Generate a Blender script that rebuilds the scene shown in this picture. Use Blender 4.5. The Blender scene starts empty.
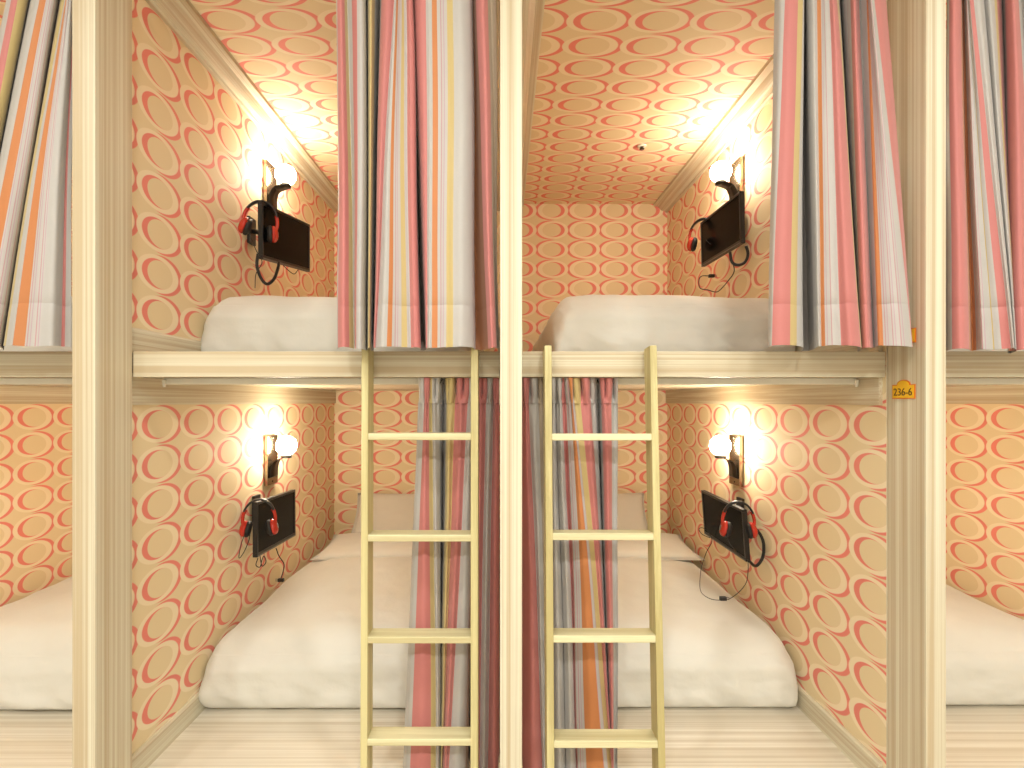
import bpy, bmesh, math, random
from mathutils import Vector, Matrix, noise

# ------------------------------------------------------------------ camera, world, exposure
F, VX, VY, CZ = 515.0, 503.0, 402.0, 1.42      # focal length in px, vanishing point, eye height
sc = bpy.context.scene
C = sc.collection
cd = bpy.data.cameras.new('camera'); cam = bpy.data.objects.new('camera', cd); C.objects.link(cam)
cam.location = (0, 0, CZ); cam.rotation_euler = (math.pi/2, 0, 0)
cd.sensor_width = 36.0; cd.lens = 36.0*F/1024
cd.shift_x = (512-VX)/1024; cd.shift_y = (VY-384)/1024
cd.clip_start = .01
sc.camera = cam
w = bpy.data.worlds.new('world'); sc.world = w; w.use_nodes = True
w.node_tree.nodes['Background'].inputs[0].default_value = (1, .93, .82, 1)
w.node_tree.nodes['Background'].inputs[1].default_value = .05
sc.view_settings.view_transform = 'Standard'; sc.view_settings.look = 'None'
sc.view_settings.exposure = 0.0; sc.view_settings.gamma = 1.0
sc.view_settings.use_curve_mapping = False
AISLE_W = (9.0, 33.0)   # watts of each aisle downlight: row by the bunks, added unseen fill row behind the camera
AISLE_COL = (1.0, 1.0, .94)
GLOBE = 116.0           # emission of each sconce globe
GLOBE_COL = (1.0, .87, .68)

def PX(px, d): return (px-VX)/F*d
def PZ(py, d): return CZ+(VY-py)/F*d
def P(px, py, d): return Vector((PX(px, d), d, PZ(py, d)))

# ------------------------------------------------------------------ materials
def newmat(name):
    m = bpy.data.materials.new(name); m.use_nodes = True
    nt = m.node_tree
    return m, nt, nt.nodes['Principled BSDF']
def N(nt, t, **k):
    n = nt.nodes.new(t)
    for a, b in k.items(): setattr(n, a, b)
    return n
def rgba(c): return (c[0], c[1], c[2], 1)
def plain(name, col, rough=.5, metal=0, emit=None, es=0, bump=0, bscale=40, sheen=0):
    m, nt, b = newmat(name)
    tc = N(nt, 'ShaderNodeTexCoord'); nz = N(nt, 'ShaderNodeTexNoise')
    nz.inputs['Scale'].default_value = bscale; nz.inputs['Detail'].default_value = 4
    nt.links.new(tc.outputs['Object'], nz.inputs['Vector'])
    mx = N(nt, 'ShaderNodeMix', data_type='RGBA')
    mx.inputs[6].default_value = rgba([c*.94 for c in col]); mx.inputs[7].default_value = rgba(col)
    nt.links.new(nz.outputs['Fac'], mx.inputs[0]); nt.links.new(mx.outputs[2], b.inputs['Base Color'])
    b.inputs['Roughness'].default_value = rough; b.inputs['Metallic'].default_value = metal
    if sheen: b.inputs['Sheen Weight'].default_value = sheen
    if emit: b.inputs['Emission Color'].default_value = rgba(emit); b.inputs['Emission Strength'].default_value = es
    if bump:
        bp = N(nt, 'ShaderNodeBump'); bp.inputs['Strength'].default_value = bump; bp.inputs['Distance'].default_value = .01
        nt.links.new(nz.outputs['Fac'], bp.inputs['Height']); nt.links.new(bp.outputs[0], b.inputs['Normal'])
    return m
def wood(name, axis, dark, light, rough=.45, across=70, along=1.2):
    m, nt, b = newmat(name)
    tc = N(nt, 'ShaderNodeTexCoord'); mp = N(nt, 'ShaderNodeMapping')
    s = [across]*3; s['xyz'.index(axis)] = along
    mp.inputs['Scale'].default_value = s
    nt.links.new(tc.outputs['Object'], mp.inputs[0])
    n1 = N(nt, 'ShaderNodeTexNoise'); n1.inputs['Scale'].default_value = 1.0; n1.inputs['Detail'].default_value = 6; n1.inputs['Roughness'].default_value = .72
    nt.links.new(mp.outputs[0], n1.inputs['Vector'])
    mp2 = N(nt, 'ShaderNodeMapping'); mp2.inputs['Scale'].default_value = [v*.33 for v in s]
    nt.links.new(tc.outputs['Object'], mp2.inputs[0])
    n2 = N(nt, 'ShaderNodeTexNoise'); n2.inputs['Scale'].default_value = 1.0; n2.inputs['Detail'].default_value = 2
    nt.links.new(mp2.outputs[0], n2.inputs['Vector'])
    ad = N(nt, 'ShaderNodeMath', operation='ADD'); nt.links.new(n1.outputs['Fac'], ad.inputs[0]); nt.links.new(n2.outputs['Fac'], ad.inputs[1])
    rp = N(nt, 'ShaderNodeValToRGB'); r = rp.color_ramp
    r.elements[0].position = .43; r.elements[0].color = rgba(dark)
    r.elements[1].position = .59; r.elements[1].color = rgba(light)
    hf = N(nt, 'ShaderNodeMath', operation='MULTIPLY'); hf.inputs[1].default_value = .5
    nt.links.new(ad.outputs[0], hf.inputs[0]); nt.links.new(hf.outputs[0], rp.inputs[0])
    nt.links.new(rp.outputs[0], b.inputs['Base Color']); b.inputs['Roughness'].default_value = rough
    bp = N(nt, 'ShaderNodeBump'); bp.inputs['Strength'].default_value = .08; bp.inputs['Distance'].default_value = .004
    nt.links.new(n1.outputs['Fac'], bp.inputs['Height']); nt.links.new(bp.outputs[0], b.inputs['Normal'])
    return m
def wallpaper(name, ground, cream, coral):
    # printed ovals, one per unit cell of the UV map
    m, nt, b = newmat(name); L = nt.links
    uv = N(nt, 'ShaderNodeUVMap'); fr = N(nt, 'ShaderNodeVectorMath', operation='FRACTION')
    L.new(uv.outputs[0], fr.inputs[0])
    sx = N(nt, 'ShaderNodeSeparateXYZ'); L.new(fr.outputs[0], sx.inputs[0])
    def mth(op, a, bb):
        n = N(nt, 'ShaderNodeMath', operation=op)
        for i, v in enumerate((a, bb)):
            if isinstance(v, (int, float)): n.inputs[i].default_value = v
            else: L.new(v, n.inputs[i])
        return n.outputs[0]
    def ell(cx, rx, ry):
        x = mth('DIVIDE', mth('SUBTRACT', sx.outputs[0], .5+cx), rx); y = mth('DIVIDE', mth('SUBTRACT', sx.outputs[1], .5), ry)
        s = mth('ADD', mth('MULTIPLY', x, x), mth('MULTIPLY', y, y))
        k = N(nt, 'ShaderNodeMapRange'); k.inputs[1].default_value = .96; k.inputs[2].default_value = 1.04
        k.inputs[3].default_value = 1; k.inputs[4].default_value = 0; L.new(s, k.inputs[0]); return k.outputs[0]
    def over(base, col, fac):
        n = N(nt, 'ShaderNodeMix', data_type='RGBA')
        if isinstance(base, tuple): n.inputs[6].default_value = base
        else: L.new(base, n.inputs[6])
        n.inputs[7].default_value = rgba(col); L.new(fac, n.inputs[0]); return n.outputs[2]
    c = over(rgba(ground), coral, ell(.11, .468, .486))
    c = over(c, coral, ell(.11-1, .468, .486))
    c = over(c, cream, ell(0, .482, .455))
    c = over(c, coral, ell(-.02, .350, .362))
    c = over(c, ground, ell(.042, .292, .342))
    L.new(c, b.inputs['Base Color']); b.inputs['Roughness'].default_value = .7
    nz = N(nt, 'ShaderNodeTexNoise'); nz.inputs['Scale'].default_value = 60
    L.new(uv.outputs[0], nz.inputs['Vector'])
    bp = N(nt, 'ShaderNodeBump'); bp.inputs['Strength'].default_value = .06; bp.inputs['Distance'].default_value = .002
    L.new(nz.outputs['Fac'], bp.inputs['Height']); L.new(bp.outputs[0], b.inputs['Normal'])
    return m
def pinstripe(name, base, l1, l2, period=.022):
    m, nt, b = newmat(name); L = nt.links
    uv = N(nt, 'ShaderNodeUVMap'); sx = N(nt, 'ShaderNodeSeparateXYZ'); L.new(uv.outputs[0], sx.inputs[0])
    dv = N(nt, 'ShaderNodeMath', operation='DIVIDE'); L.new(sx.outputs[0], dv.inputs[0]); dv.inputs[1].default_value = period
    fr = N(nt, 'ShaderNodeMath', operation='FRACT'); L.new(dv.outputs[0], fr.inputs[0])
    rp = N(nt, 'ShaderNodeValToRGB'); r = rp.color_ramp; r.interpolation = 'CONSTANT'
    r.elements[0].position = 0; r.elements[0].color = rgba(base)
    r.elements[1].position = .22; r.elements[1].color = rgba(l1)
    for p, c in ((.36, base), (.60, l2), (.72, base)):
        e = r.elements.new(p); e.color = rgba(c)
    L.new(fr.outputs[0], rp.inputs[0]); L.new(rp.outputs[0], b.inputs['Base Color'])
    b.inputs['Roughness'].default_value = .6; b.inputs['Sheen Weight'].default_value = .2
    return m

WD, WL = (.53, .425, .275), (.71, .67, .525)
M = {
 'paper': wallpaper('oval_wallpaper', (.79, .645, .40), (.88, .74, .52), (.80, .235, .185)),
 'wv': wood('laminate_vertical', 'z', WD, WL, across=150, along=.5),
 'wh': wood('laminate_lengthwise', 'x', WD, WL, across=150, along=.5),
 'wy': wood('laminate_inward', 'y', WD, WL, across=150, along=.8),
 'floorw': wood('deck_laminate', 'x', (.64, .565, .44), (.82, .765, .655), across=110, along=.5),
 'pinev': wood('pine_upright', 'z', (.47, .395, .175), (.65, .58, .30), across=55, along=1.6),
 'pineh': wood('pine_rung', 'x', (.55, .48, .26), (.73, .68, .43), across=55, along=1.6),
 'linen': plain('white_linen', (.73, .715, .655), .75, bump=.5, bscale=11, sheen=.2),
 'pillow': plain('pillow_cotton', (.70, .665, .59), .75, bump=.10, bscale=22, sheen=.2),
 'plaster': plain('aisle_plaster', (.80, .76, .68), .8, bump=.1, bscale=80),
 'tile': plain('aisle_floor', (.55, .48, .38), .4),
 'white_metal': plain('white_painted_metal', (.78, .75, .66), .4),
 'black': plain('black_plastic', (.012, .012, .013), .35),
  'screen': plain('dark_glossy_screen', (.008, .0075, .007), .2),
 'grey': plain('grey_plastic', (.16, .15, .14), .35),
 'red': plain('red_gloss_plastic', (.55, .035, .02), .25),
 'cushion': plain('black_foam_leather', (.015, .014, .014), .6),
 'chrome': plain('brushed_bronze', (.30, .24, .17), .22, 1),
 'dark_metal': plain('dark_metal', (.045, .038, .030), .3, .6),
 'globe': plain('glowing_globe', (1, .95, .85), .3, emit=GLOBE_COL, es=GLOBE),
 'lampface': plain('downlight_diffuser', (1, 1, 1), .3, emit=(1, .95, .86), es=6),
 'orange_sign': plain('orange_enamel', (.75, .20, .02), .4),
 'yellow_sign': plain('yellow_enamel', (.90, .52, .02), .4),
 'ink': plain('dark_ink', (.10, .05, .01), .5),
 'hook': plain('dark_hook', (.05, .045, .04), .4, .5),
}
M['screen'].node_tree.nodes['Principled BSDF'].inputs['Specular IOR Level'].default_value = .05
CUR = {
 'p': plain('curtain_pink', (.52, .175, .165), .6, sheen=.2, bscale=200),
 'w': plain('curtain_grey_white', (.45, .43, .415), .55, sheen=.2, bscale=200),
 'y': plain('curtain_yellow', (.52, .40, .17), .6, sheen=.2, bscale=200),
 'o': plain('curtain_orange', (.52, .19, .06), .6, sheen=.2, bscale=200),
 'b': plain('curtain_brown_shaded_pink', (.26, .095, .035), .6, sheen=.2, bscale=200),  # brown tones, also pink stripes painted as shadowed at the folds
 't': plain('curtain_tan', (.36, .28, .20), .6, sheen=.2, bscale=200),
 'l': pinstripe('curtain_pinstripe', (.45, .42, .405), (.44, .25, .27), (.44, .30, .35)),
 'k': plain('curtain_grey_fold_shade', (.30, .275, .26), .6, sheen=.2, bscale=200),  # grey stripes, and shade painted into the cloth of the back folds
}
CKEYS = list(CUR)

# ------------------------------------------------------------------ mesh helpers
def link(name, me, mat, parent=None, smooth=False):
    o = bpy.data.objects.new(name, me); C.objects.link(o)
    if mat is not None: me.materials.append(mat)
    if smooth:
        for p in me.polygons: p.use_smooth = True
    if parent: o.parent = parent
    return o
def bm_obj(name, bm, mat, parent=None, smooth=False):
    me = bpy.data.meshes.new(name); bm.normal_update(); bm.to_mesh(me); bm.free()
    return link(name, me, mat, parent, smooth)
def add_box(bm, x0, x1, y0, y1, z0, z1, bev=0):
    b2 = bmesh.new(); bmesh.ops.create_cube(b2, size=1)
    for v in b2.verts:
        v.co = Vector(((x0+x1)/2+v.co.x*(x1-x0), (y0+y1)/2+v.co.y*(y1-y0), (z0+z1)/2+v.co.z*(z1-z0)))
    if bev: bmesh.ops.bevel(b2, geom=b2.edges[:], offset=bev, segments=2, affect='EDGES', profile=.5)
    me = bpy.data.meshes.new('tmp'); b2.to_mesh(me); b2.free(); bm.from_mesh(me); bpy.data.meshes.remove(me)
def box(name, mat, x0, x1, y0, y1, z0, z1, parent=None, bev=.002):
    bm = bmesh.new(); add_box(bm, x0, x1, y0, y1, z0, z1, bev); return bm_obj(name, bm, mat, parent)
def catmull(pts, n=8):
    pts = [Vector(p) for p in pts]; q = [pts[0]*2-pts[1]]+pts+[pts[-1]*2-pts[-2]]; out = []
    for i in range(1, len(q)-2):
        for k in range(n):
            t = k/n; a, b, c, d = q[i-1], q[i], q[i+1], q[i+2]
            out.append(.5*((2*b)+(c-a)*t+(2*a-5*b+4*c-d)*t*t+(3*b-a-3*c+d)*t**3))
    return out+[pts[-1]]
def tube(name, mat, pts, r, parent=None, n=8, seg=8, smooth_path=True):
    pts = catmull(pts, n) if smooth_path else [Vector(p) for p in pts]
    bm = bmesh.new(); rings = []; up = Vector((0.137, .211, 1)).normalized()
    rr = r if callable(r) else (lambda t: r)
    for i, p in enumerate(pts):
        t = (pts[min(i+1, len(pts)-1)]-pts[max(i-1, 0)])
        t = t.normalized() if t.length > 1e-9 else Vector((0, 0, 1))
        a = t.cross(up)
        if a.length < 1e-4: a = t.cross(Vector((1, 0, 0)))
        a.normalize(); b = t.cross(a).normalized(); up = b.cross(t) if False else up
        R = rr(i/(len(pts)-1))
        rings.append([bm.verts.new(p+R*(math.cos(2*math.pi*k/seg)*a+math.sin(2*math.pi*k/seg)*b)) for k in range(seg)])
    for i in range(len(rings)-1):
        for k in range(seg):
            bm.faces.new((rings[i][k], rings[i][(k+1) % seg], rings[i+1][(k+1) % seg], rings[i+1][k]))
    bm.faces.new(rings[0][::-1]); bm.faces.new(rings[-1])
    bmesh.ops.recalc_face_normals(bm, faces=bm.faces[:])
    return bm_obj(name, bm, mat, parent, True)
def lathe(name, mat, prof, parent=None, seg=24, M4=None):
    bm = bmesh.new(); rings = []
    for r, z in prof:
        if r < 1e-6: rings.append([bm.verts.new((0, 0, z))])
        else: rings.append([bm.verts.new((r*math.cos(2*math.pi*k/seg), r*math.sin(2*math.pi*k/seg), z)) for k in range(seg)])
    for a, b in zip(rings, rings[1:]):
        for k in range(seg):
            k2 = (k+1) % seg
            if len(a) == 1 and len(b) > 1: bm.faces.new((a[0], b[k2], b[k]))
            elif len(b) == 1 and len(a) > 1: bm.faces.new((a[k], a[k2], b[0]))
            elif len(a) > 1: bm.faces.new((a[k], a[k2], b[k2], b[k]))
    bmesh.ops.recalc_face_normals(bm, faces=bm.faces[:])
    if M4 is not None: bm.transform(M4)
    return bm_obj(name, bm, mat, parent, True)
def thing(name, label, cat, loc=(0, 0, 0), group=None):
    o = bpy.data.objects.new(name, None); C.objects.link(o); o.location = loc; o.empty_display_size = .1
    o['label'] = label; o['category'] = cat
    if group: o['group'] = group
    return o
def tag(o, label, cat, group=None):
    o['label'] = label; o['category'] = cat
    if group: o['group'] = group
    return o
def struct(o, label=None):
    o['kind'] = 'structure'
    if label: o['label'] = label
    return o
def recentre(root, loc):
    """move an Empty to loc and keep its children's world-space meshes in place"""
    loc = Vector(loc); root.location = loc
    def kids(o):
        for c in o.children:
            yield c
    for c in kids(root): c.location = -loc
    return root

# ------------------------------------------------------------------ setting
ZD, ZU0, ZU1, ZC = .25, 1.498, 1.57, 2.77        # lower deck, upper deck underside / top, bunk ceiling
D0, DB = 1.404, 3.51                              # post fronts, back wall
BAYS = {'A': (-2.29, -1.172), 'B': (-1.15, 0.0), 'C': (.045, 1.120), 'D': (1.205, 2.26)}
SKEW = .030                                       # the right-hand partition stands a little out of square
UP, VP = .217, .133                               # wallpaper repeat

def uv_wall(name, faces, mat, extra=None):
    """faces: list of (four corners, four uvs); extra: box sides without print"""
    me = bpy.data.meshes.new(name); vs = []; fs = []; uvs = []
    for co, uv in faces:
        i = len(vs); vs += co; fs.append((i, i+1, i+2, i+3)); uvs += uv
    me.from_pydata(vs, [], fs); l = me.uv_layers.new(name='UVMap')
    for i, u in enumerate(uvs): l.data[i].uv = u
    me.validate()
    return link(name, me, mat)
def side_uv(y, z, facing, y0, upper):
    u = (y-y0)/UP*facing+.5+100
    v = (z-(2.253 if upper else 1.345))/(.1355 if upper else VP)+.5+100
    return (u, v)
def partition(name, xl, xr, yl, yr, label, skew=0.0):
    """a wall slab: paper on the two long faces, laminate on the front end"""
    faces = []
    y0s = {1: 1.641 if 'far' in name else 1.72, -1: 1.654 if 'far' in name else 1.605}
    def face(x, facing, ys):
        for z0, z1, up in ((ZD, 1.53, False), (1.53, ZC, True)):
            xf = x+(skew if facing < 0 else 0)
            c = [(xf, ys, z0), (x, DB, z0), (x, DB, z1), (xf, ys, z1)]
            if facing < 0: c = [c[1], c[0], c[3], c[2]]
            faces.append((c, [side_uv(p[1], p[2], facing, y0s[facing], up) for p in c]))
    face(xr, 1, yr)      # the face that looks to +x (left wall of the bay on its right)
    face(xl, -1, yl)
    ya = max(yl, yr); z = [0.0]*2
    # ends
    faces.append(([(xl+skew, yl, ZD), (xr, yr, ZD), (xr, yr, ZC), (xl+skew, yl, ZC)], [(0, 0)]*4))
    faces.append(([(xl, DB, ZD), (xl, DB, ZC), (xr, DB, ZC), (xr, DB, ZD)], [(0, 0)]*4))
    faces.append(([(xl+skew, yl, ZC), (xr, yr, ZC), (xr, DB, ZC), (xl, DB, ZC)], [(0, 0)]*4))
    faces.append(([(xl+skew, yl, ZD), (xl, DB, ZD), (xr, DB, ZD), (xr, yr, ZD)], [(0, 0)]*4))
    o = uv_wall(name, faces, M['paper']); o.data.materials.append(M['wv'])
    o.data.polygons[4].material_index = 1
    return struct(o, label)
partition('wall_far_left', -2.36, -2.29, 1.50, 1.50, 'oval-papered side wall of the leftmost bunk')
partition('wall_left', -1.172, -1.15, 1.545, 1.545, 'oval-papered partition behind the left post')
partition('wall_centre', 0.0, .045, 1.54, 1.54, 'oval-papered partition behind the middle post')
partition('wall_right', 1.120, 1.205, 1.545, 1.545, 'oval-papered partition behind the right post', SKEW)
partition('wall_far_right', 2.26, 2.33, 1.50, 1.50, 'oval-papered side wall of the rightmost bunk')

faces = []
for k, (x0, x1) in BAYS.items():
    for z0, z1, up in ((ZD, 1.53, 0), (1.53, ZC, 1)):
        c = [(x0-.02, DB, z0), (x1+.02, DB, z0), (x1+.02, DB, z1), (x0-.02, DB, z1)]
        if up and k in 'CA': f = lambda p: (-(p[0]-.341)/.216+.5+100, (p[2]-2.592)/VP+.5+100)
        elif up: f = lambda p: ((p[0]+1.02)/.216+.5+100, (p[2]-2.592)/VP+.5+100)
        else: f = lambda p: ((p[0]+1.04)/.228+.5+100, (p[2]-1.311)/.1345+.5+100)
        faces.append((c, [f(p) for p in c]))
struct(uv_wall('wall_back', faces, M['paper']), 'oval-papered back wall of the bunks')
faces = []
for k, (x0, x1) in BAYS.items():
    c = [(x0-.02, 1.40, ZC), (x0-.02, DB, ZC), (x1+.02, DB, ZC), (x1+.02, 1.40, ZC)]
    faces.append((c, [((p[0]-.330)/.2198+.5+100, (p[1]-1.825)/.1288+.5+100) for p in c]))
struct(uv_wall('ceiling', faces, M['paper']), 'oval-papered ceiling over the upper bunks')

# aisle in front of the bunks (behind and around the camera)
struct(box('floor', M['tile'], -3.2, 3.2, -2.2, DB, -.05, 0, bev=0), 'aisle floor')
struct(box('floor_platform', M['floorw'], -2.36, 2.33, 1.55, DB, 0.001, ZD, bev=0), 'pale laminate deck the lower mattresses lie on')
struct(box('wall_front', M['plaster'], -3.2, 3.2, -2.3, -2.2, 0, 3.0, bev=0), 'plain aisle wall')
struct(box('wall_aisle_left', M['plaster'], -3.3, -3.2, -2.2, 1.6, 0, 3.0, bev=0), 'plain left end of the aisle')
struct(box('wall_aisle_right', M['plaster'], 3.2, 3.3, -2.2, 1.6, 0, 3.0, bev=0), 'plain right end of the aisle')
struct(box('wall_side_left', M['plaster'], -3.2, -2.365, 1.5, 1.6, 0, 3.0, bev=0), 'plain wall beside the bunks')
struct(box('wall_side_right', M['plaster'], 2.335, 3.2, 1.5, 1.6, 0, 3.0, bev=0), 'plain wall beside the bunks')
struct(box('ceiling_aisle', M['plaster'], -3.2, 3.2, -2.2, 1.6, 3.0, 3.05, bev=0), 'aisle ceiling')
struct(box('trim_1', M['wh'], -3.2, 3.2, 1.36, 1.40, ZC, 3.0, bev=0), 'fascia board above the bunks')

# trims on the side walls: skirtings, ceiling crown, strip under the upper deck
def prism(name, prof, y0, y1, mat, sk=0.0):
    bm = bmesh.new()
    a = [bm.verts.new((x+sk, y0, z)) for x, z in prof]; b = [bm.verts.new((x, y1, z)) for x, z in prof]
    n = len(prof)
    for i in range(n): bm.faces.new((a[i], a[(i+1) % n], b[(i+1) % n], b[i]))
    bm.faces.new(a[::-1]); bm.faces.new(b); bmesh.ops.recalc_face_normals(bm, faces=bm.faces[:])
    return bm_obj(name, bm, mat)
nt_ = 1
for k, (x0, x1) in BAYS.items():
    for x, s, side in ((x0, 1, 'left'), (x1, -1, 'right')):
        yf = 1.56; sk = SKEW if (k, side) == ('C', 'right') else 0.0
        struct(prism('baseboard_%s' % side, [(x, ZD), (x+s*.014, ZD), (x+s*.014, ZD+.07), (x+s*.009, ZD+.078), (x, ZD+.078)], yf, DB-.001, M['wy'], sk))
        struct(prism('baseboard_%s' % side, [(x, ZU1+.001), (x+s*.014, ZU1+.001), (x+s*.014, ZU1+.072), (x+s*.009, ZU1+.08), (x, ZU1+.08)], yf, DB-.001, M['wy'], sk))
        nt_ += 1
        struct(prism('trim_%d' % nt_, [(x, ZU0-.087), (x+s*.012, ZU0-.087), (x+s*.012, ZU0-.001), (x, ZU0-.001)], yf, DB-.001, M['wy'], sk))
        nt_ += 1
        struct(prism('trim_%d' % nt_, [(x, ZC-.060), (x+s*.014, ZC-.060), (x+s*.018, ZC-.050), (x+s*.040, ZC-.046), (x+s*.058, ZC-.028), (x+s*.064, ZC-.020), (x+s*.094, ZC-.016), (x+s*.096, ZC-.001), (x, ZC-.001)], yf, DB-.001, M['wy'], sk))

# ------------------------------------------------------------------ posts
def post(x0, x1, y1, label):
    o = tag(box('bunk_post', M['wv'], x0, x1, D0, y1, 0, ZC-.001, bev=.0015), label, 'post', 'posts between the bunk bays')
    return o
post(-1.175, -1.112, 1.545, 'tall pale laminate post left of the two ladders')
post(-.008, .052, 1.54, 'tall pale laminate post standing between the two ladders')
post(1.153, 1.208, 1.545, 'tall pale laminate post carrying the yellow number plate')
post(-2.345, -2.285, 1.50, 'pale laminate post at the far left end of the bunks')
post(2.255, 2.315, 1.50, 'pale laminate post at the far right end of the bunks')

# ------------------------------------------------------------------ upper decks
BX = {'A': (-2.285, -1.176), 'B': (-1.111, -.009), 'C': (.053, 1.148), 'D': (1.209, 2.254)}
NAMES = {'A': 'leftmost bay', 'B': 'bay left of the middle post', 'C': 'bay right of the middle post', 'D': 'rightmost bay'}
for k in BAYS:
    x0, x1 = BX[k]; w0, w1 = BAYS[k]
    t = thing('bunk_deck', 'pale laminate upper bunk deck with banded front board, '+NAMES[k], 'bunk deck', (0, 0, 0), 'upper bunk decks')
    box('deck_panel', M['wh'], w0+.001, w1-.001, 1.572, DB-.001, ZU0, ZU1, t, bev=0)
    if k == 'C':
        for v in t.children[0].data.vertices:
            if v.co.x > .6 and v.co.y < 2: v.co.x += SKEW*.98
    box('front_board', M['wh'], x0+(.0 if k != 'B' else 0), x1, 1.546, 1.572, ZU0-.003, ZU1+.002, t, bev=.002)
    recentre(t, ((x0+x1)/2, 1.56, ZU0))
    # curtain track screwed under the front edge of the deck
    t = thing('curtain_track', 'thin pale curtain track under the upper deck, '+NAMES[k], 'curtain rail', (0, 0, 0), 'lower curtain tracks')
    a, b = x0+.03, x1-.02
    if k == 'C': b = 1.128
    box('rail', M['white_metal'], a, b, 1.640, 1.660, ZU0-.022, ZU0-.001, t, bev=.003)
    for xe in (a+.004, b-.004):
        tube('end_cap', M['white_metal'], [(xe, 1.637, ZU0-.008), (xe, 1.637, ZU0-.02), (xe, 1.637, ZU0-.030)], lambda q: .008*(1-.55*q), t, n=4)
    recentre(t, ((a+b)/2, 1.65, ZU0))
    t = thing('curtain_rod', 'upper curtain rod below the ceiling, '+NAMES[k], 'curtain rail', (0, 0, 0), 'upper curtain rods')
    tube('rod', M['white_metal'], [(x0+.002, 1.44, 2.712), ((x0+x1)/2, 1.44, 2.712), (x1-.002, 1.44, 2.712)], .009, t, n=2)
    for xe in (x0+.03, (x0+x1)/2, x1-.03):
        box('bracket', M['white_metal'], xe-.008, xe+.008, 1.43, 1.45, 2.715, ZC-.001, t, bev=.001)
    recentre(t, ((x0+x1)/2, 1.44, 2.712))

# ------------------------------------------------------------------ mattresses and pillows
def rbox(dim, rad, n):
    """closed rounded box centred on the origin, z from 0"""
    bm = bmesh.new(); bmesh.ops.create_cube(bm, size=2)
    bmesh.ops.subdivide_edges(bm, edges=bm.edges[:], cuts=n, use_grid_fill=True)
    hx, hy, hz = dim[0]/2, dim[1]/2, dim[2]/2
    for v in bm.verts:
        p = Vector((v.co.x*hx, v.co.y*hy, v.co.z*hz)); c = Vector()
        k = max(0, min(1, (v.co.z+.75)/1.5)); k = k*k*(3-2*k)
        rd = [rad[0]*(.35+.65*k), rad[1]*(.35+.65*k), rad[2]*(.5+.5*k)]
        for i, (h, r) in enumerate(zip((hx, hy, hz), rd)):
            c[i] = max(-(h-r), min(h-r, p[i]))
        dlt = Vector(((p[i]-c[i])/rd[i]) for i in range(3))
        m = max(abs(dlt.x), abs(dlt.y), abs(dlt.z))
        if dlt.length > 1e-9: dlt = dlt*(m/dlt.length)
        v.co = Vector((c[i]+dlt[i]*rd[i] for i in range(3)))+Vector((0, 0, hz))
    return bm
def mattress(x0, x1, y0, zb, label, seed, h=.255, crown=.05):
    dx, dy = x1-x0, (DB-.02)-y0
    bm = rbox((dx, dy, h), (.075, .135, h*.49), 60)
    for v in bm.verts:
        q = v.co; u, t, s = q.x/(dx/2), q.y/(dy/2), q.z/h
        top = max(0, (s-.35)/.65)
        q.z += top*crown*max(0, 1-abs(u)**2.4)*max(0, 1-abs(t)**4)
        o = Vector((seed*7.1, seed*3.3, 0))
        low = 1-min(1, s*2.2)
        # tucked hem and sagging folds
        if s > .03:
            f = noise.fractal(Vector((q.x*3.0, q.y*3.0, q.z*5))+o, 1, 2, 4)*.012
            g = noise.noise(Vector((q.x*9+q.z*9, q.y*9, q.z*5-q.x*4))+o)
            g = (1-abs(g)*2.2)*.012*(.25+low+.6*max(0, abs(u)-.6))
            d = Vector((u*abs(u)**3*.5, (t*abs(t)**5), .35+top*.5)).normalized()
            q += d*(f+g*(.2 if top > .7 else 1))
            if abs(u) > .5 and s < .9: q.x = max(-dx/2, min(dx/2, q.x))
        else:
            q.z = max(0, q.z)
        q.z = max(0.001, q.z)
    bm.transform(Matrix.Translation(((x0+x1)/2, (y0+DB-.02)/2, zb+.001)))
    t = thing('mattress', label, 'mattress', (0, 0, 0), 'white bunk mattresses')
    o = bm_obj('duvet_cover', bm, M['linen'], t, True)
    recentre(t, ((x0+x1)/2, (y0+DB)/2, zb))
    return t
mattress(-1.148, -.12, 1.93, ZD, 'white covered mattress on the lower deck left of the middle post', 1)
mattress(.19, 1.121, 1.935, ZD, 'white covered mattress on the lower deck right of the middle post', 2)
mattress(-2.272, -1.22, 1.92, ZD, 'white covered mattress on the lower deck at the left picture edge', 3)
mattress(1.30, 2.243, 1.95, ZD, 'white covered mattress on the lower deck at the right picture edge', 4)
mattress(-1.148, -.12, 1.935, ZU1, 'white covered mattress on the upper deck, partly behind the upper left curtain', 5, .262, .022)
mattress(.195, 1.118, 1.94, ZU1, 'white covered mattress on the upper deck right of the middle post', 6, .262, .022)
mattress(-2.272, -1.22, 1.945, ZU1, 'white covered mattress hidden behind the leftmost upper curtain', 7, .262, .022)
mattress(1.30, 2.243, 1.95, ZU1, 'white covered mattress hidden behind the rightmost upper curtain', 8, .262, .022)

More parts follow.
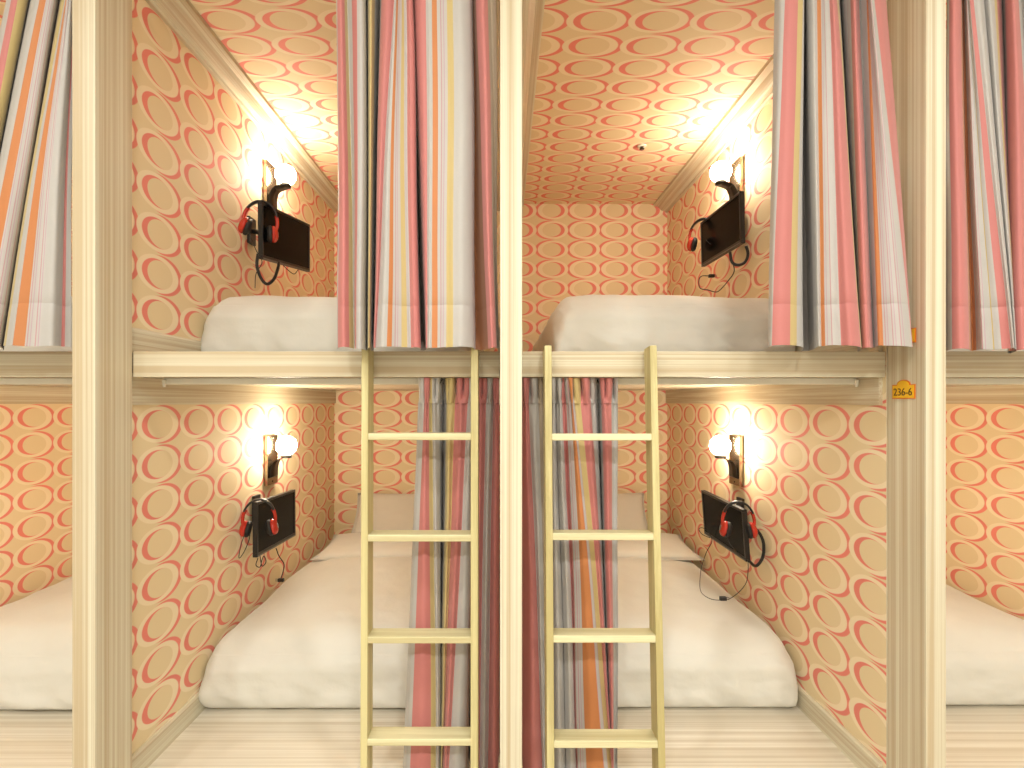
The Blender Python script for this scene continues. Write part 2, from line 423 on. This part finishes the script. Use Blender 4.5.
def pillow(wd, ht, th, mat4, label, seed, flat=1.0):
    bm = bmesh.new(); n = 22; g = {}
    for s in (1, -1):
        for i in range(n+1):
            for j in range(n+1):
                u, v = i/n*2-1, j/n*2-1
                rim = i in (0, n) or j in (0, n)
                if rim and s < 0: g[s, i, j] = g[1, i, j]; continue
                pin = 1-.07*(1-abs(v)**2) if abs(u) > .999 else 1
                x = u*wd/2*(1-.06*(1-v*v)*abs(u)**3); y = v*ht/2*(1-.06*(1-u*u)*abs(v)**3)
                e = max(0, (1-u*u)*(1-v*v))**.42
                z = (1 if s > 0 else flat)*s*th/2*e*(1+.10*noise.noise(Vector((u*2+seed, v*2, s))))+.006*noise.noise(Vector((u*5, v*5+seed, s*3)))*e
                g[s, i, j] = bm.verts.new((x, y, z))
        for i in range(n):
            for j in range(n):
                f = (g[s, i, j], g[s, i+1, j], g[s, i+1, j+1], g[s, i, j+1])
                bm.faces.new(f if s > 0 else f[::-1])
    t = thing('pillow', label, 'pillow', (0, 0, 0), 'pillows on the lower beds')
    bm.transform(mat4); bm_obj('pillow_case', bm, M['pillow'], t, True)
    pts = []
    for k in range(41):
        a = 2*math.pi*k/40; c_, s_ = math.cos(a), math.sin(a); m_ = max(abs(c_), abs(s_)); u, v = c_/m_, s_/m_
        pts.append(mat4 @ Vector((u*wd/2*(1-.06*(1-v*v)*abs(u)**3), v*ht/2*(1-.06*(1-u*u)*abs(v)**3), 0)))
    tube('piping', M['pillow'], pts, .004, t, smooth_path=False, seg=6)
    recentre(t, mat4.translation)
    return t
RX = lambda a: Matrix.Rotation(math.radians(a), 4, 'X')
for sx, seed, xc, xf in ((-1, 1, -.66, -.62), (1, 2, .63, .67)):
    side = 'left' if sx < 0 else 'right'
    pillow(.64, .33, .13, Matrix.Translation((xc, 3.375, .675)) @ RX(52), 'plump pillow standing against the back wall in the lower bunk %s of the middle post' % side, seed)
    pillow(.90, .40, .12, Matrix.Translation((xf, 3.06, .560)) @ RX(5), 'wide flat pillow lying in the lower bunk %s of the middle post' % side, seed+5, .3)

# ------------------------------------------------------------------ curtains
def curtain(label, cols, d0, ztop, zbot, ytop_px, ybot_px, header=False, hem=True, amp=1.5, seed=0, ragged=.006):
    """cols: (stripe to the right of this edge, x at the top, x at the bottom in the photo's frame turned into metres, depth in cm)"""
    cols = [(c[0], c[1], c[2], c[3]*1.7 if c[3] >= 3.3 else c[3]) for c in cols]
    sub = 7; pts_t, pts_b, mats = [], [], []
    T = [Vector((PX(c[1], d0), c[3]*.01*amp, 0)) for c in cols]; B = [Vector((PX(c[2], d0), c[3]*.01*amp*1.1, 0)) for c in cols]
    ct, cb = catmull(T, sub), catmull(B, sub)
    for c in cols[:-1]: mats += [CKEYS.index(c[0])]*sub
    n = len(ct)
    U = [0.0]
    for i in range(1, n): U.append(U[-1]+max((cb[i]-cb[i-1]).length, (ct[i]-ct[i-1]).length))
    za, zb_ = PZ(ytop_px, d0), PZ(ybot_px, d0)
    rag = [noise.noise(Vector((u*9, seed*3.7, 0)))*ragged for u in U]
    def build(name, z_hi, z_lo, rows, parent, off=0.0, pin=None, rg=False):
        vs, fs, mi, uvs = [], [], [], []
        for r in range(rows+1):
            zz = z_hi+(z_lo-z_hi)*r/rows
            for i in range(n):
                z = zz+(rag[i] if rg and r == rows else (rag[i]*r/rows if rg else 0))
                t = (za-zz)/(za-zb_); t = max(-.22, min(1.15, t)); tt = t
                p = ct[i].lerp(cb[i], tt)
                wob = noise.noise(Vector((U[i]*6, zz*1.3, seed)))*.009+noise.noise(Vector((U[i]*22, zz*2.6+U[i]*3, seed+4)))*.0035
                if hem and not header and 0 <= zz-zh < .012: wob += .0035*(1-(zz-zh)/.012)
                if header and not pin: wob -= .006*math.exp((zz-zp)*18)*math.cos(U[i]*2*math.pi/.034)
                x = p.x+noise.noise(Vector((U[i]*4, zz*1.7, seed+9)))*.007
                y = d0+p.y*(.8+.3*max(0, t))+wob+off
                if not header: y = min(y, 1.474 if seed == 1 and zz < 1.60 else 1.535)
                if pin:
                    h = (z-pin)/(ztop-pin)           # 0 at the pinch line, 1 at the top edge
                    ph = U[i]*2*math.pi/.034; h = max(0, min(1, h))
                    y += math.sin(ph)*.024*(h*1.6-.6*h*h)-.004; x += math.cos(ph)*.007*h
                x *= (d0+(y-d0)*.9)/d0
                lo, hi = {1: (-9, -.011), 2: (-9, 1.149), 3: (-9, -1.178), 4: (1.211, 9), 5: (-9, -.011), 6: (.055, 9)}[seed]
                x = max(lo, min(hi, x))              # the cloth stays between the posts
                vs.append((x, y, z)); uvs.append((U[i], zz))
        for r in range(rows):
            for i in range(n-1):
                a = r*n+i; fs.append((a, a+n, a+n+1, a+1)); mi.append(mats[i])
        me = bpy.data.meshes.new(name); me.from_pydata(vs, [], fs)
        l = me.uv_layers.new(name='UVMap')
        for lp in me.loops: l.data[lp.index].uv = uvs[lp.vertex_index]
        for k in CKEYS: me.materials.append(CUR[k])
        for p, m in zip(me.polygons, mi): p.material_index = m; p.use_smooth = True
        o = link(name, me, None, parent)
        sd = o.modifiers.new('thickness', 'SOLIDIFY'); sd.thickness = .0014; sd.offset = 0; sd.use_rim = False
        return o
    t = thing('curtain', label, 'curtain', (0, 0, 0), 'striped bunk curtains')
    zh = zbot+.115; zp = ztop-.078
    if header:
        build('header_tape', ztop, zp, 8, t, pin=zp)
        build('cloth', zp, zbot, 50, t)
        k = 0; u = .03
        while u < U[-1]-.01:
            i = min(range(n), key=lambda q: abs(U[q]-u)); x = ct[i].x; y = d0+ct[i].y*.8
            tube('hook', M['hook'], [(x, 1.642, ztop-.012), (x+.004, (1.642+y)/2, ztop-.004), (x+.005, y-.003, ztop-.006), (x, y-.006, ztop-.016), (x-.004, y-.004, ztop-.008)], .0022, t, n=3, seg=6)
            u += .046
    else:
        build('cloth', ztop, zh, 70, t)
        build('hem', zh, zbot, 6, t, off=-.0012, rg=True)
        u = .03
        while u < U[-1]-.01:
            i = min(range(n), key=lambda q: abs(U[q]-u)); p = ct[i].lerp(cb[i], -.1); x = p.x; y = d0+p.y*.75
            tube('hook', M['hook'], [(x, y, ztop-.01), (x, y, ztop+.008), (x, 1.44, ztop+.018)], .0022, t, n=3, seg=6)
            u += .07
    recentre(t, (PX((cols[0][2]+cols[-1][2])/2, d0), d0, zbot))
    return t

# upper curtain, bay left of the middle post
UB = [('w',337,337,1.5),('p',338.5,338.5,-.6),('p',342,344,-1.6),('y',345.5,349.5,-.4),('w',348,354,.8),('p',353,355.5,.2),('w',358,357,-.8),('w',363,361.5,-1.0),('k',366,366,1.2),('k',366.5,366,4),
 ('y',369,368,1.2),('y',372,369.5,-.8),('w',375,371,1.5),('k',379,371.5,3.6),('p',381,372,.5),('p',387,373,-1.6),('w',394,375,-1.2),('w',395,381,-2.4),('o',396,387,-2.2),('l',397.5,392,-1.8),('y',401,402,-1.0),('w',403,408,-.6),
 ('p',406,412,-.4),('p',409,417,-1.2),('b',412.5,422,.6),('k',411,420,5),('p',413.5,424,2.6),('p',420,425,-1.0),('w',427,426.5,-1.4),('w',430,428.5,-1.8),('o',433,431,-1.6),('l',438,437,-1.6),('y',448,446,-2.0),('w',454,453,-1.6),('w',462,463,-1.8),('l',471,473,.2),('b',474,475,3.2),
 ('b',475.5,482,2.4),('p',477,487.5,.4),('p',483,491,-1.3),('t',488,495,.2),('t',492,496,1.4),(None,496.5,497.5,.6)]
curtain('striped curtain hanging in front of the upper bunk just left of the middle post', UB, 1.425, 2.698, PZ(348.5, 1.425), 0, 345, seed=1)
# upper curtain, bay right of the middle post
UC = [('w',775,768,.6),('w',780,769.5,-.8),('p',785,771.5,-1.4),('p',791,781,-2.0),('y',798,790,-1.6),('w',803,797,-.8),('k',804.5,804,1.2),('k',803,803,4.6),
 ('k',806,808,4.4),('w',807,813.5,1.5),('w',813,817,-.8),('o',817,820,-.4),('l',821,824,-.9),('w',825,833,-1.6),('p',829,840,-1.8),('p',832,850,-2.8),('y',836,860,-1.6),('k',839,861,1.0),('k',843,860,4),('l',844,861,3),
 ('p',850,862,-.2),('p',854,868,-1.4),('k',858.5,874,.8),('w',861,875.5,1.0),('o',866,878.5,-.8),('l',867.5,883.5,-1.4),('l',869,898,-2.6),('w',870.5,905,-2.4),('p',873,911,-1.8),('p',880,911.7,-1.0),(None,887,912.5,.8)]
curtain('striped curtain drawn to the post with the yellow number plate, upper bunk', UC, 1.425, 2.698, PZ(347.5, 1.425), 0, 345, seed=2)
# upper curtain, leftmost bay
UA = [('w',5,-66,1.0),('w',8,-60,-.6),('p',12,-54,-1.2),('y',18,-45,-1.2),('k',26,-39,1.0),('k',25,-41,3.6),('w',29,-38,1.0),('w',36,-33,-1.4),('o',42,-28,-1.8),('l',48,-16,-1.8),('w',56,-2,-.6),('k',57,1,2.4),('b',55,0,3.4),
 ('y',60,3,.4),('w',65,6,-.8),('w',66,11,-1.4),('o',66.5,13,-1.6),('l',67.5,25,-1.8),('l',68.5,33,-1.9),('w',69.5,40,-1.6),('w',71,51,-1.4),('w',72,57,-.4),('p',72.3,60,.4),('w',73,64,.6),(None,74,70.5,.6)]
curtain('striped curtain gathered to the right end of the leftmost upper bunk', UA, 1.425, 2.698, PZ(346.5, 1.425), 0, 345, seed=3)
# upper curtain, rightmost bay
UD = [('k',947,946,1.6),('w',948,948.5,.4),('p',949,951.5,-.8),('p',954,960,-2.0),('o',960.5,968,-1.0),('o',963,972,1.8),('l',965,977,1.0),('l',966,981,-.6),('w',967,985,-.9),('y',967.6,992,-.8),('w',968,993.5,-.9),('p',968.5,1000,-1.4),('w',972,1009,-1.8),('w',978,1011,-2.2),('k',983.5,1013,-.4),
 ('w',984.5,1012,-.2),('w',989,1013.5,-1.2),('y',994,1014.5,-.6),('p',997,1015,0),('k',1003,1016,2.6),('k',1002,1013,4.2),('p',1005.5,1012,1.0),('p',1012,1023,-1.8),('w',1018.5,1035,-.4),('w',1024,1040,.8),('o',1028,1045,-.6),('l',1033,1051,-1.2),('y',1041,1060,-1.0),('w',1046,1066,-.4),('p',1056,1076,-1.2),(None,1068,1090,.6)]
curtain('striped curtain gathered to the left end of the rightmost upper bunk', UD, 1.425, 2.698, PZ(350, 1.425), 0, 345, seed=4)
# lower curtains
LB = [('w',418.5,404,.6),('w',421,407,-.8),('p',425,411,-1.4),('p',427.5,421,-2.2),('y',430.5,431,-1.2),('w',434,436,0),('w',436.5,438,-.8),('k',441,440,1.8),('k',443,438,4.2),('y',446,440,2.2),('y',449,442,-.4),('p',454,443.5,.6),
 ('p',461,446,-1.6),('w',467,450,-.8),('w',470,458,-1.8),('t',472.5,466,-.8),('b',474.5,469,1.6),('k',474,468,3.4),('p',478,473,.6),('p',481,476,-1.2),('w',485.5,480,.2),('w',489,484,-1.2),('p',493,488,.6),('p',496,494,-1.0),('b',499,499,.4),(None,500.5,501,2.4)]
curtain('striped curtain with pinched header behind the left ladder, lower bunk', LB, 1.595, 1.4935, ZD+.02, 405, 750, header=True, hem=False, seed=5, amp=1.25)
LC = [('p',520,522,1.8),('p',522.5,524,.2),('p',525.5,534,-1.8),('w',528.5,543,-.4),('w',533,545,-1.4),('t',538,547.5,.4),('t',542,550,1.8),('k',547,553,3.4),('w',550,553.5,1.0),('w',553.5,559,-1.4),('k',556.5,564.5,.8),('w',558,565.5,.4),('w',561,570,-1.2),('p',563.5,575,0),
 ('p',566,576,.8),('l',568,577.5,-.6),('o',572.5,586,-1.4),('o',573.2,594,-2.0),('l',574,603,-1.6),('y',576,607,-1.0),('p',582,611,-.2),('p',588,612,-1.0),('w',592,612.5,.4),('w',597,611.5,2.6),('k',599,609,4.0),('p',601.5,610,.8),('p',606,612,-1.4),('w',611,613,-.2),('w',614,615,.6),(None,617.5,617,.2)]
curtain('striped curtain with pinched header behind the right ladder, lower bunk', LC, 1.595, 1.4935, ZD+.02, 405, 750, header=True, hem=False, seed=6, amp=1.25)

# ------------------------------------------------------------------ ladders
def ladder(xl0, xl1, xr0, xr1, yf, tilt, ztop, label, pitch=.2905):
    t = thing('bunk_ladder', label, 'ladder', (0, 0, 0), 'pine bunk ladders')
    xm = (xl0+xr1)/2; Lz = ztop/math.cos(math.radians(tilt)); piv = Vector((xm, yf, ztop))
    def fit(o):
        o.data.transform(Matrix.Translation(piv) @ RX(-tilt))
        return o
    for a, b in ((xl0, xl1), (xr0, xr1)):
        fit(box('side_rail', M['pinev'], a-xm, b-xm, 0, .063, -Lz, 0, t, bev=.002))
    for i in range(5):
        z = -.252-pitch*i
        fit(box('rung', M['pineh'], xl1-xm-.004, xr0-xm+.004, .002, .061, z-.0195, z, t, bev=.002))
    recentre(t, (xm, yf, 0))
    return t
ladder(-.4065, -.3865, -.0925, -.0715, 1.478, .6, PZ(345.5, 1.478), 'pine ladder left of the middle post, standing upright')
ladder(PX(544.5,1.478), PX(551.5,1.478), PX(649.5,1.478), PX(656.5,1.478), 1.474, 4.0, PZ(345.5, 1.478), 'pine ladder right of the middle post, leaning on the deck', .278)

# ------------------------------------------------------------------ wall lamps
def sconce(xw, s, y, zc, label):
    """s: +1 the wall looks to +x"""
    t = thing('wall_lamp', label, 'lamp', (0, 0, 0), 'globe wall lamps')
    X = lambda d: xw+s*d
    def bx(name, mat, d0, d1, y0, y1, z0, z1, p=t, bev=.002):
        return box(name, mat, min(X(d0), X(d1)), max(X(d0), X(d1)), y0, y1, z0, z1, p, bev)
    pl = bx('back_plate', M['chrome'], .001, .020, y-.055, y+.055, zc-.185, zc+.055)
    for zz in (zc+.040, zc-.170): bx('screw', M['chrome'], .020, .023, y-.004, y+.004, zz-.004, zz+.004, pl, bev=.001)
    # curved dark arm: a strip that leaves the plate and sweeps up under the globe
    bm = bmesh.new(); prev = None
    path = catmull([(.021, -.150), (.026, -.10), (.042, -.070), (.072, -.058), (.100, -.053)], 6); n = len(path)
    for i, q in enumerate(path):
        f = i/(n-1); wdt = .046*(1-f)+.026*f
        ring = [bm.verts.new((X(q[0]+dx), y+dy*wdt, zc+q[1]+dz)) for dx, dy, dz in ((0, -1, 0), (0, 1, 0), (.004, 1, .004), (.004, -1, .004))]
        if prev:
            for k in range(4): bm.faces.new((prev[k], prev[(k+1) % 4], ring[(k+1) % 4], ring[k]))
        else: bm.faces.new(ring)
        prev = ring
    bm.faces.new(prev); bmesh.ops.recalc_face_normals(bm, faces=bm.faces[:]); bm_obj('arm', bm, M['dark_metal'], t, True)
    lathe('socket', M['dark_metal'], [(0, -.056), (.024, -.056), (.027, -.048), (.022, -.036), (0, -.036)], t, M4=Matrix.Translation((X(.086), y, zc)))
    R = .049
    lathe('globe', M['globe'], [(R*math.sin(math.pi*i/16), -R*math.cos(math.pi*i/16)+.004) for i in range(17)], t, M4=Matrix.Translation((X(.086), y, zc)))
    recentre(t, (xw, y, zc))
    return t
sconce(-1.15, 1, 2.53, PZ(447, 2.5), 'glowing globe wall lamp in the lower bunk left of the middle post')
sconce(1.1345, -1, 2.485, PZ(447, 2.46), 'glowing globe wall lamp in the lower bunk right of the middle post')
sconce(-1.15, 1, 2.52, PZ(174, 2.5), 'glowing globe wall lamp in the upper bunk left of the middle post')
sconce(1.1345, -1, 2.48, PZ(171, 2.46), 'glowing globe wall lamp in the upper bunk right of the middle post')
sconce(-1.172, -1, 2.5, 1.2, 'globe wall lamp hidden in the leftmost lower bunk')
sconce(1.205, 1, 2.5, 1.2, 'globe wall lamp hidden in the rightmost lower bunk')
sconce(-1.172, -1, 2.5, 2.5, 'globe wall lamp hidden in the leftmost upper bunk')
sconce(1.205, 1, 2.5, 2.5, 'globe wall lamp hidden in the rightmost upper bunk')

# ------------------------------------------------------------------ monitors on wall arms
def monitor(xw, s, pn, pf, zn, zf, h, lean, label, cables):
    """screen plane from its near edge pn=(x,y) to its far edge pf; the screen looks to the bed (s = +1: to +x)"""
    t = thing('monitor', label, 'monitor', (0, 0, 0), 'small screens on wall arms')
    a, b = Vector((pn[0], pn[1], zn)), Vector((pf[0], pf[1], zf))
    ex = (b-a); wdt = ex.length; ex.normalize()
    up = Vector((-s*0, 0, 1)); up = (up+Vector((s*lean, 0, 0))); up = (up-ex*up.dot(ex)).normalized()
    ez = ex.cross(up)
    if ez.x*s < 0: ez = -ez                 # towards the viewer's side
    c = (a+b)/2
    m4 = Matrix(((ex.x, up.x, ez.x, c.x), (ex.y, up.y, ez.y, c.y), (ex.z, up.z, ez.z, c.z), (0, 0, 0, 1)))
    def bx(name, mat, x0, x1, y0, y1, z0, z1, p=t, bev=.002):
        o = box(name, mat, x0, x1, y0, y1, z0, z1, p, bev); o.data.transform(m4)
        if m4.to_3x3().determinant() < 0: o.data.flip_normals()
        return o
    W, H = wdt/2, h/2
    bx('back_shell', M['black'], -W, W, -H, H, -.016, -.006)
    bz = .011
    fr = bmesh.new()
    for q in ((-W, W, H-bz, H), (-W, W, -H, -H+bz*1.5), (-W, -W+bz, -H+bz*1.5, H-bz), (W-bz, W, -H+bz*1.5, H-bz)):
        add_box(fr, q[0], q[1], q[2], q[3], -.006, .004, .001)
    fr.transform(m4); bmesh.ops.recalc_face_normals(fr, faces=fr.faces[:]); f = bm_obj('bezel', fr, M['black'], t)
    bx('screen', M['screen'], -W+bz, W-bz, -H+bz*1.5, H-bz, -.006, .001, bev=0)
    bx('lower_strip', M['grey'], -W+.004, W-.004, -H+.002, -H+.006, .004, .0055, f, bev=0)
    # wall arm
    hub = m4 @ Vector((0, .02, -.016)); wall = Vector((xw+s*.012, c.y+.03, hub.z+.03))
    bx('mount_plate', M['black'], -.04, .04, -.02, .06, -.024, -.016)
    box('wall_plate', M['black'], min(xw+s*.001, xw+s*.014), max(xw+s*.001, xw+s*.014), wall.y-.03, wall.y+.03, wall.z-.06, wall.z+.06, t)
    tube('arm', M['black'], [hub+Vector((-s*.006, 0, 0)), (hub+wall)/2+Vector((0, .01, 0)), wall], .011, t, n=3)
    for pts, r in cables: tube('cable', M['black'], pts, r, t, n=7, seg=7)
    recentre(t, c)
    return t
# lower left
monitor(-1.15, 1, (-1.030, 2.15), (-1.035, 2.56), PZ(530, 2.15), PZ(512.5, 2.56), .228, -.02,
 'dark screen on a wall arm in the lower bunk left of the middle post',
 [([P(276, 548, 2.36), P(279, 556, 2.36), P(284, 564, 2.38), P(283, 572, 2.40), P(281, 578, 2.41)], .0022),
  ([P(258, 558, 2.19), P(256, 565, 2.19), P(260, 567, 2.2), P(262, 560, 2.2), P(264, 556, 2.2), P(266, 562, 2.21), P(262, 566, 2.22), P(260, 556, 2.22)], .0018)])
# lower right
monitor(1.125, -1, (1.030, 2.19), (1.012, 2.60), PZ(536, 2.19), PZ(512, 2.60), .224, .09,
 'dark screen on a wall arm in the lower bunk right of the middle post',
 [([P(748, 560, 2.22), P(756, 566, 2.24), P(763, 556, 2.24), P(763, 541, 2.24), P(757, 530, 2.24), P(750, 528, 2.24)], .0065),
  ([P(710, 538, 2.5), P(702, 534, 2.5), P(699, 529, 2.5), P(703, 528, 2.51), P(709, 533, 2.51), P(712, 541, 2.5), P(707, 551, 2.48), P(704, 559, 2.46), P(701, 570, 2.34), P(700, 588, 2.22), P(705, 596, 2.17), P(716, 600, 2.13), P(731, 598, 2.14), P(745, 585, 2.19), P(748, 572, 2.22), P(748, 560, 2.23)], .0016)])
# upper left
monitor(-1.15, 1, (-.985, 2.10), (-.948, 2.52), PZ(230.5, 2.10), PZ(248.5, 2.52), .226, .06,
 'dark screen on a wall arm in the upper bunk left of the middle post',
 [([P(258, 254, 2.16), P(257, 266, 2.16), P(261, 278, 2.17), P(267, 284, 2.18), P(274, 279, 2.2), P(278, 268, 2.22), P(279, 262, 2.24)], .0065),
  ([P(282, 264, 2.3), P(288, 270, 2.32), P(294, 274, 2.34), P(298, 270, 2.36)], .0018)])
# upper right
monitor(1.125, -1, (1.018, 2.20), (1.006, 2.61), PZ(217, 2.20), PZ(245, 2.61), .222, .03,
 'dark screen on a wall arm in the upper bunk right of the middle post',
 [([P(730, 252, 2.3), P(732, 262, 2.3), P(738, 265, 2.29), P(745, 262, 2.28), P(748, 254, 2.27), P(746, 246, 2.26)], .0065),
  ([P(733, 262, 2.31), P(734, 272, 2.34), P(728, 281, 2.38), P(721, 289, 2.4), P(716, 292, 2.42), P(708, 290, 2.44), P(700, 288, 2.46), P(699, 280, 2.48), P(702, 276, 2.48), P(709, 276, 2.48)], .0022)])

# loose plugs at the cable ends
def plug(p, label, s=1):
    t = thing('cable_plug', label, 'plug', (0, 0, 0), 'cable plugs')
    x, y, z = p
    box('plug_body', M['black'], x-.014, x+.014, y-.008, y+.008, z-.008, z+.008, t, bev=.003)
    for d in (-.004, .004): box('pin', M['grey'], x+s*.014 if s > 0 else x-.026, x+.026 if s > 0 else x-.014, y-.001, y+.001, z+d-.0012, z+d+.0012, t, bev=0)
    recentre(t, p); return t

# ------------------------------------------------------------------ headphones
def headphones(loc, rz, ry, label, cable, wd=.061, scale=1.0):
    t = thing('headphones', label, 'headphones', loc, 'red and black headphones')
    t.rotation_euler = (0, math.radians(ry), math.radians(rz)); t.scale = (scale,)*3
    arc = lambda a: (wd*math.cos(a), 0, .085*math.sin(a)-.085)     # origin at the inside top of the band
    bm = bmesh.new(); prev = None
    for i in range(25):
        a = math.radians(28+124*i/24); cx, _, cz = arc(a); nx, nz = math.cos(a), math.sin(a)
        ring = [bm.verts.new((cx+nx*r, yy, cz+nz*r)) for r, yy in ((0, -.014), (.007, -.013), (.009, 0), (.007, .013), (0, .014))]
        if prev:
            for k in range(5): bm.faces.new((prev[k], prev[(k+1) % 5], ring[(k+1) % 5], ring[k]))
        else: bm.faces.new(ring)
        prev = ring
    bm.faces.new(prev[::-1]); bmesh.ops.recalc_face_normals(bm, faces=bm.faces[:]); bm_obj('headband', bm, M['black'], t, True)
    for s in (1, -1):
        p = [Vector((s*wd*math.cos(a)*1.04, 0, .085*math.sin(a)-.085)) for a in [math.radians(v) for v in (34, 20, 5, -12)]]
        p.append(Vector((s*wd*.98, 0, -.125)))
        tube('side_arm', M['red'], p, lambda q: .0075*(1-.2*q), t, n=5, seg=8)
        Mx = Matrix.Translation((s*wd*.92, 0, -.115)) @ Matrix.Rotation(math.radians(s*78), 4, 'Y')
        cup = lathe('ear_cup', M['red'], [(0, .017), (.020, .016), (.030, .010), (.034, .002), (.034, -.004), (.028, -.008), (0, -.008)], t, M4=Mx)
        lathe('ear_cushion', M['cushion'], [(.010, -.010), (.014, -.022), (.024, -.026), (.033, -.020), (.035, -.010), (.030, -.006), (.010, -.006)], cup, M4=Mx)
        lathe('cap_ring', M['grey'], [(0, .0185), (.010, .018), (.012, .016), (0, .015)], cup, M4=Mx)
    inv = (Matrix.Translation(loc) @ t.rotation_euler.to_matrix().to_4x4() @ Matrix.Diagonal((scale, scale, scale, 1))).inverted()
    if cable: tube('cord', M['black'], [inv @ Vector(q) for q in cable], .0016/scale, t, n=7, seg=6)
    return t
headphones((-1.030, 2.175, PZ(501.5, 2.17)+.004), 18, 0, 'red and black headphones over the screen, lower bunk left of the middle post',
  [P(246, 531, 2.17), P(241, 545, 2.2), P(239, 558, 2.22), P(244, 552, 2.22), P(249, 540, 2.2), P(250, 531, 2.2)])
headphones((1.012, 2.215, PZ(507, 2.2)+.016), -14, 0, 'red and black headphones over the screen, lower bunk right of the middle post',
  [P(727, 530, 2.19), P(728, 540, 2.18), P(733, 548, 2.18), P(741, 556, 2.18), P(748, 560, 2.19)])
headphones((-.985, 2.125, PZ(204, 2.12)+.005), 28, 10, 'red and black headphones over the screen, upper bunk left of the middle post',
  [P(250, 235, 2.1), P(256, 250, 2.08), P(262, 262, 2.1), P(256, 274, 2.14), P(255, 288, 2.2)])
headphones((1.000, 2.575, PZ(221, 2.58)+.004), -24, 0, 'red and black headphones over the screen, upper bunk right of the middle post',
  [P(706, 240, 2.5), P(711, 244, 2.5), P(714, 238, 2.5)], scale=1.0)
plug(P(709, 276, 2.48)+Vector((.012, 0, 0)), 'small black plug dangling below the upper screen right of the middle post')
plug(P(281, 580, 2.41), 'small black plug hanging by the wall under the lower left screen', -1)
plug(P(723, 598.5, 2.13), 'black cable junction lying on the lower mattress right of the middle post')

# ------------------------------------------------------------------ small fittings
p = Vector((.731, 2.71, ZC))
t = thing('ceiling_sprinkler', 'small round metal fitting on the upper bunk ceiling right of the middle post', 'sprinkler', (0, 0, 0))
lathe('base_ring', M['white_metal'], [(0, 0), (.022, 0), (.024, -.004), (.018, -.008), (0, -.008)], t, M4=Matrix.Translation(p))
lathe('nozzle', M['dark_metal'], [(0, -.008), (.009, -.008), (.008, -.016), (.013, -.018), (.012, -.021), (0, -.021)], t, M4=Matrix.Translation(p))
recentre(t, p)

def plate(y, zc, text, label):
    t = thing('number_plate', label, 'sign', (0, 0, 0), 'room number plates')
    X = 1.153
    m4 = Matrix(((0, 0, -1, X), (-1, 0, 0, y), (0, 1, 0, zc), (0, 0, 0, 1)))
    def outline(wd, h, r, grow):
        pts = [(-wd/2-grow, -h/2-grow), (wd/2+grow, -h/2-grow), (wd/2+grow, h/2+grow)]
        for i in range(13):
            a = math.pi*i/12; pts.append(((r+grow)*math.cos(a), h/2+grow+(r*.62)*math.sin(a)))
        pts.append((-wd/2-grow, h/2+grow)); return pts
    for name, mat, g, z0, z1 in (('border', M['orange_sign'], .0025, .0005, .003), ('face', M['yellow_sign'], -.0002, .003, .0042)):
        bm = bmesh.new(); o = outline(.078, .036, .022, g)
        a = [bm.verts.new((x, v, z0)) for x, v in o]; b = [bm.verts.new((x, v, z1)) for x, v in o]; n = len(o)
        for i in range(n): bm.faces.new((a[i], a[(i+1) % n], b[(i+1) % n], b[i]))
        bm.faces.new(a[::-1]); bm.faces.new(b); bm.transform(m4); bmesh.ops.recalc_face_normals(bm, faces=bm.faces[:])
        bm_obj(name, bm, mat, t)
    if text:
        cu = bpy.data.curves.new('digits', 'FONT'); cu.body = text; cu.size = .030; cu.align_x = 'CENTER'; cu.align_y = 'CENTER'; cu.extrude = .0006
        tmp = bpy.data.objects.new('tmp', cu); C.objects.link(tmp); dg = bpy.context.evaluated_depsgraph_get(); dg.update()
        me = bpy.data.meshes.new_from_object(tmp.evaluated_get(dg)); bpy.data.objects.remove(tmp)
        me.transform(Matrix.Translation((0, -.002, .0046))); me.transform(m4); link('digits', me, M['ink'], t)
    recentre(t, (X, y, zc)); return t
plate(1.480, PZ(391.5, 1.46), '236-6', 'yellow number plate with orange border reading 236-6 on the post side')
plate(1.478, PZ(336, 1.46), None, 'orange-bordered plate on the post side mostly covered by the curtain')

# ------------------------------------------------------------------ aisle downlights (unseen: near row read from shadows, far row added as fill)
for row, (yl, where) in enumerate(((.35, 'above the camera side of the bunks'), (-1.35, 'in an unseen row added behind the camera for even light'))):
    for x, nm in ((-1.75, 'first'), (-.58, 'second'), (.58, 'third'), (1.75, 'fourth')):
        t = thing('downlight', '%s round ceiling lamp from the left %s' % (nm, where), 'lamp', (0, 0, 0), 'aisle downlights')
        lathe('rim', M['white_metal'], [(.085, 0), (.105, 0), (.105, -.006), (.085, -.010), (.083, -.004)], t, M4=Matrix.Translation((x, yl, 2.999)))
        lathe('diffuser', M['lampface'], [(0, -.003), (.084, -.003), (.084, -.001), (0, -.001)], t, M4=Matrix.Translation((x, yl, 2.999)))
        recentre(t, (x, yl, 2.999))
        ld = bpy.data.lights.new('downlight_beam', 'AREA'); ld.shape = 'DISK'; ld.size = .16; ld.energy = AISLE_W[row]; ld.color = AISLE_COL
        lo = bpy.data.objects.new('downlight_beam', ld); C.objects.link(lo); lo.location = (x, yl, 2.985)
